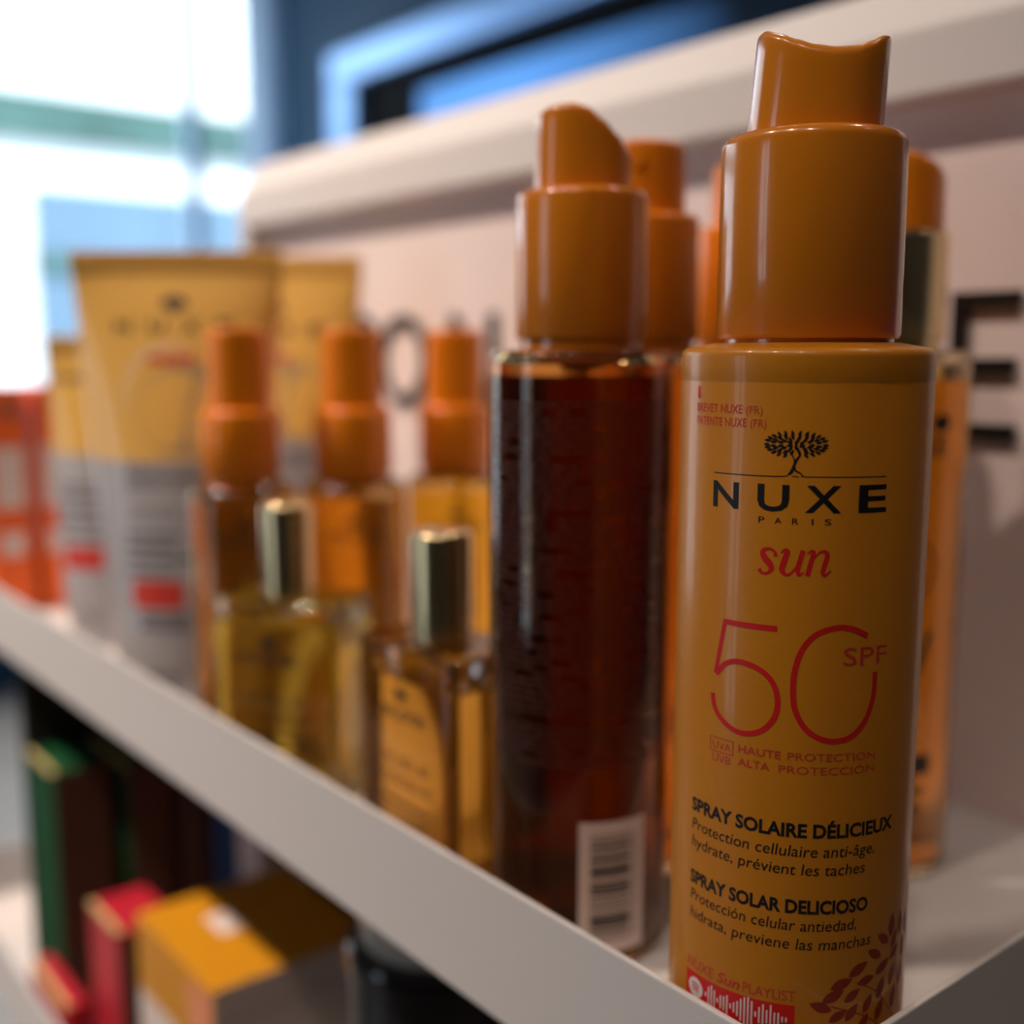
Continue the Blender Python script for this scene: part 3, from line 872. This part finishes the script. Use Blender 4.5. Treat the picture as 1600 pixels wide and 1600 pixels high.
# ---------------------------------------------------------------- cartons
def carton(name, x0, x1, y0, y1, z0, z1, m, label, group=None, front=None, side=None, topm=None, art=None, edge=None):
    t = thing(name, label, 'box', ((x0+x1)/2, (y0+y1)/2, z0+.0002), group=group)
    w2, d2, h = (x1-x0)/2, (y1-y0)/2, z1-z0
    bm = bm_box(-w2, w2, -d2, d2, 0, h, .0006, 2)
    mats = [m, front or m, side or m, topm or m]
    for f in bm.faces:
        n_ = f.normal
        f.material_index = 1 if n_.y < -.8 else 2 if n_.x > .8 else 3 if n_.z > .8 else 0
    bmobj('carton_body', bm, mats, t)
    if edge:
        box('foil_edge', -w2+.001, w2-.001, -d2-.0004, -d2+.0025, h-.0012, h+.0004, edge, t)
        # tuck seam at the top
    if art: art(t, w2, d2, h)
    return t
def art_orange(t, w2, d2, h):
    a = Art(); a.rect(-d2*.72, d2*.72, h*.47, h*.74); a.rect(-d2*.6, d2*.6, h*.26, h*.36)
    a.build('white_panel_print', on_plane((w2, 0, 0), (0, 1, 0), (1, 0, 0)), STICK, t)
    b = Art(); b.ellipse(.2*d2, h*.90, d2*.35, h*.035);     b.build('dark_print', on_plane((w2, 0, 0), (0, 1, 0), (1, 0, 0)), GREYINK, t, lift=.0002)
carton('orange_carton', -.742, -.700, .1995, .2215, 0, .1355, BOXOR, 'orange carton with white panels, right one of the orange pair', art=art_orange)
carton('orange_carton', -.742, -.700, .1715, .1950, 0, .1355, BOXOR, 'orange carton with white panels, left one at the photo edge', art=art_orange)

LZ = -.219
carton('green_carton', -.6535, -.606, .171, .2015, LZ, -.0700, BOXBR, 'tall green and brown carton with gold edge, nearest the lower shelf lip', front=BOXGR, topm=BOXGR, side=BOXBR, edge=GOLDEDGE)
carton('green_carton', -.6535, -.592, .2060, .2310, LZ, -.0700, BOXBR, 'tall green and brown carton with gold edge, second in from the lower lip', front=BOXGR, topm=BOXGR, side=BOXBR, edge=GOLDEDGE)
carton('brown_carton', -.640, -.576, .2350, .2620, LZ, -.0760, BOXBR, 'dark brown carton, third in the row behind the green ones')
carton('blue_carton', -.570, -.541, .245, .275, LZ, -.085, BOXBL, 'navy carton peeking from under the upper shelf')
carton('white_carton', -.538, -.512, .245, .275, LZ, -.085, BOXWH, 'small white carton beside the navy one on the lower shelf')
carton('red_carton', -.5535, -.511, .170, .199, LZ, -.1215, BOXRD, 'taller red carton with gold edge left of the mustard box', side=BOXBR, edge=GOLDEDGE)
carton('red_carton', -.6190, -.558, .157, .1685, LZ, -.178, BOXRD, 'lower red carton with gold edge at the lower shelf lip', edge=GOLDEDGE)
def art_yellow(t, w2, d2, h):
    tp = on_top((0, 0, h), (1, 0, 0), (0, 1, 0))
    a = Art(); a.rect(-.018, .002, -.016, -.004); a.build('white_mark_print', tp, STICK, t, lift=.0002)
    f = on_plane((0, -d2, 0), (1, 0, 0), (0, -1, 0))
    b = Art(); b.rect(-w2+.001, .016, 0.001, h-.035); b.build('white_panel_print', f, BOXWH, t, lift=.0002)
    c = Art(); c.rect(.0165, w2-.001, 0.001, h-.004); c.build('salmon_panel_print', f, BOXPK, t, lift=.0002)
    g = on_plane((w2, 0, 0), (0, 1, 0), (1, 0, 0))
    d = Art(); d.rect(-d2+.004, d2-.004, h-.016, h-.0155); d.build('seam_print', g, GREYINK, t, lift=.0002)
carton('mustard_carton', -.486, -.402, .1700, .2460, LZ, -.1000, BOXWH, 'large mustard-topped white carton on the lower shelf under the upper lip', front=BOXYE, topm=BOXYE, side=BOXWH, art=art_yellow)
# jar
t = thing('cream_jar', 'black jar with cream lid beside the mustard box on the lower shelf', 'jar', (-.292, .205, LZ+.0002))
lathe('jar_body', [(0, 0), (.030, 0)] + fil(.032, .181, .003) + [(0, .181)], mat('black_jar_glass', (.006, .006, .008), .15, coat=.5), t, 64)
lathe('lid', [(0, .1815), (.027, .1815)] + fil(.0285, .212, .002) + [(0, .212)], mat('cream_lid', (.62, .56, .48), .4), t, 64)
carton('pale_carton', -.245, -.200, .200, .245, LZ, -.075, BOXWH, 'pale carton right of the black jar on the lower shelf')
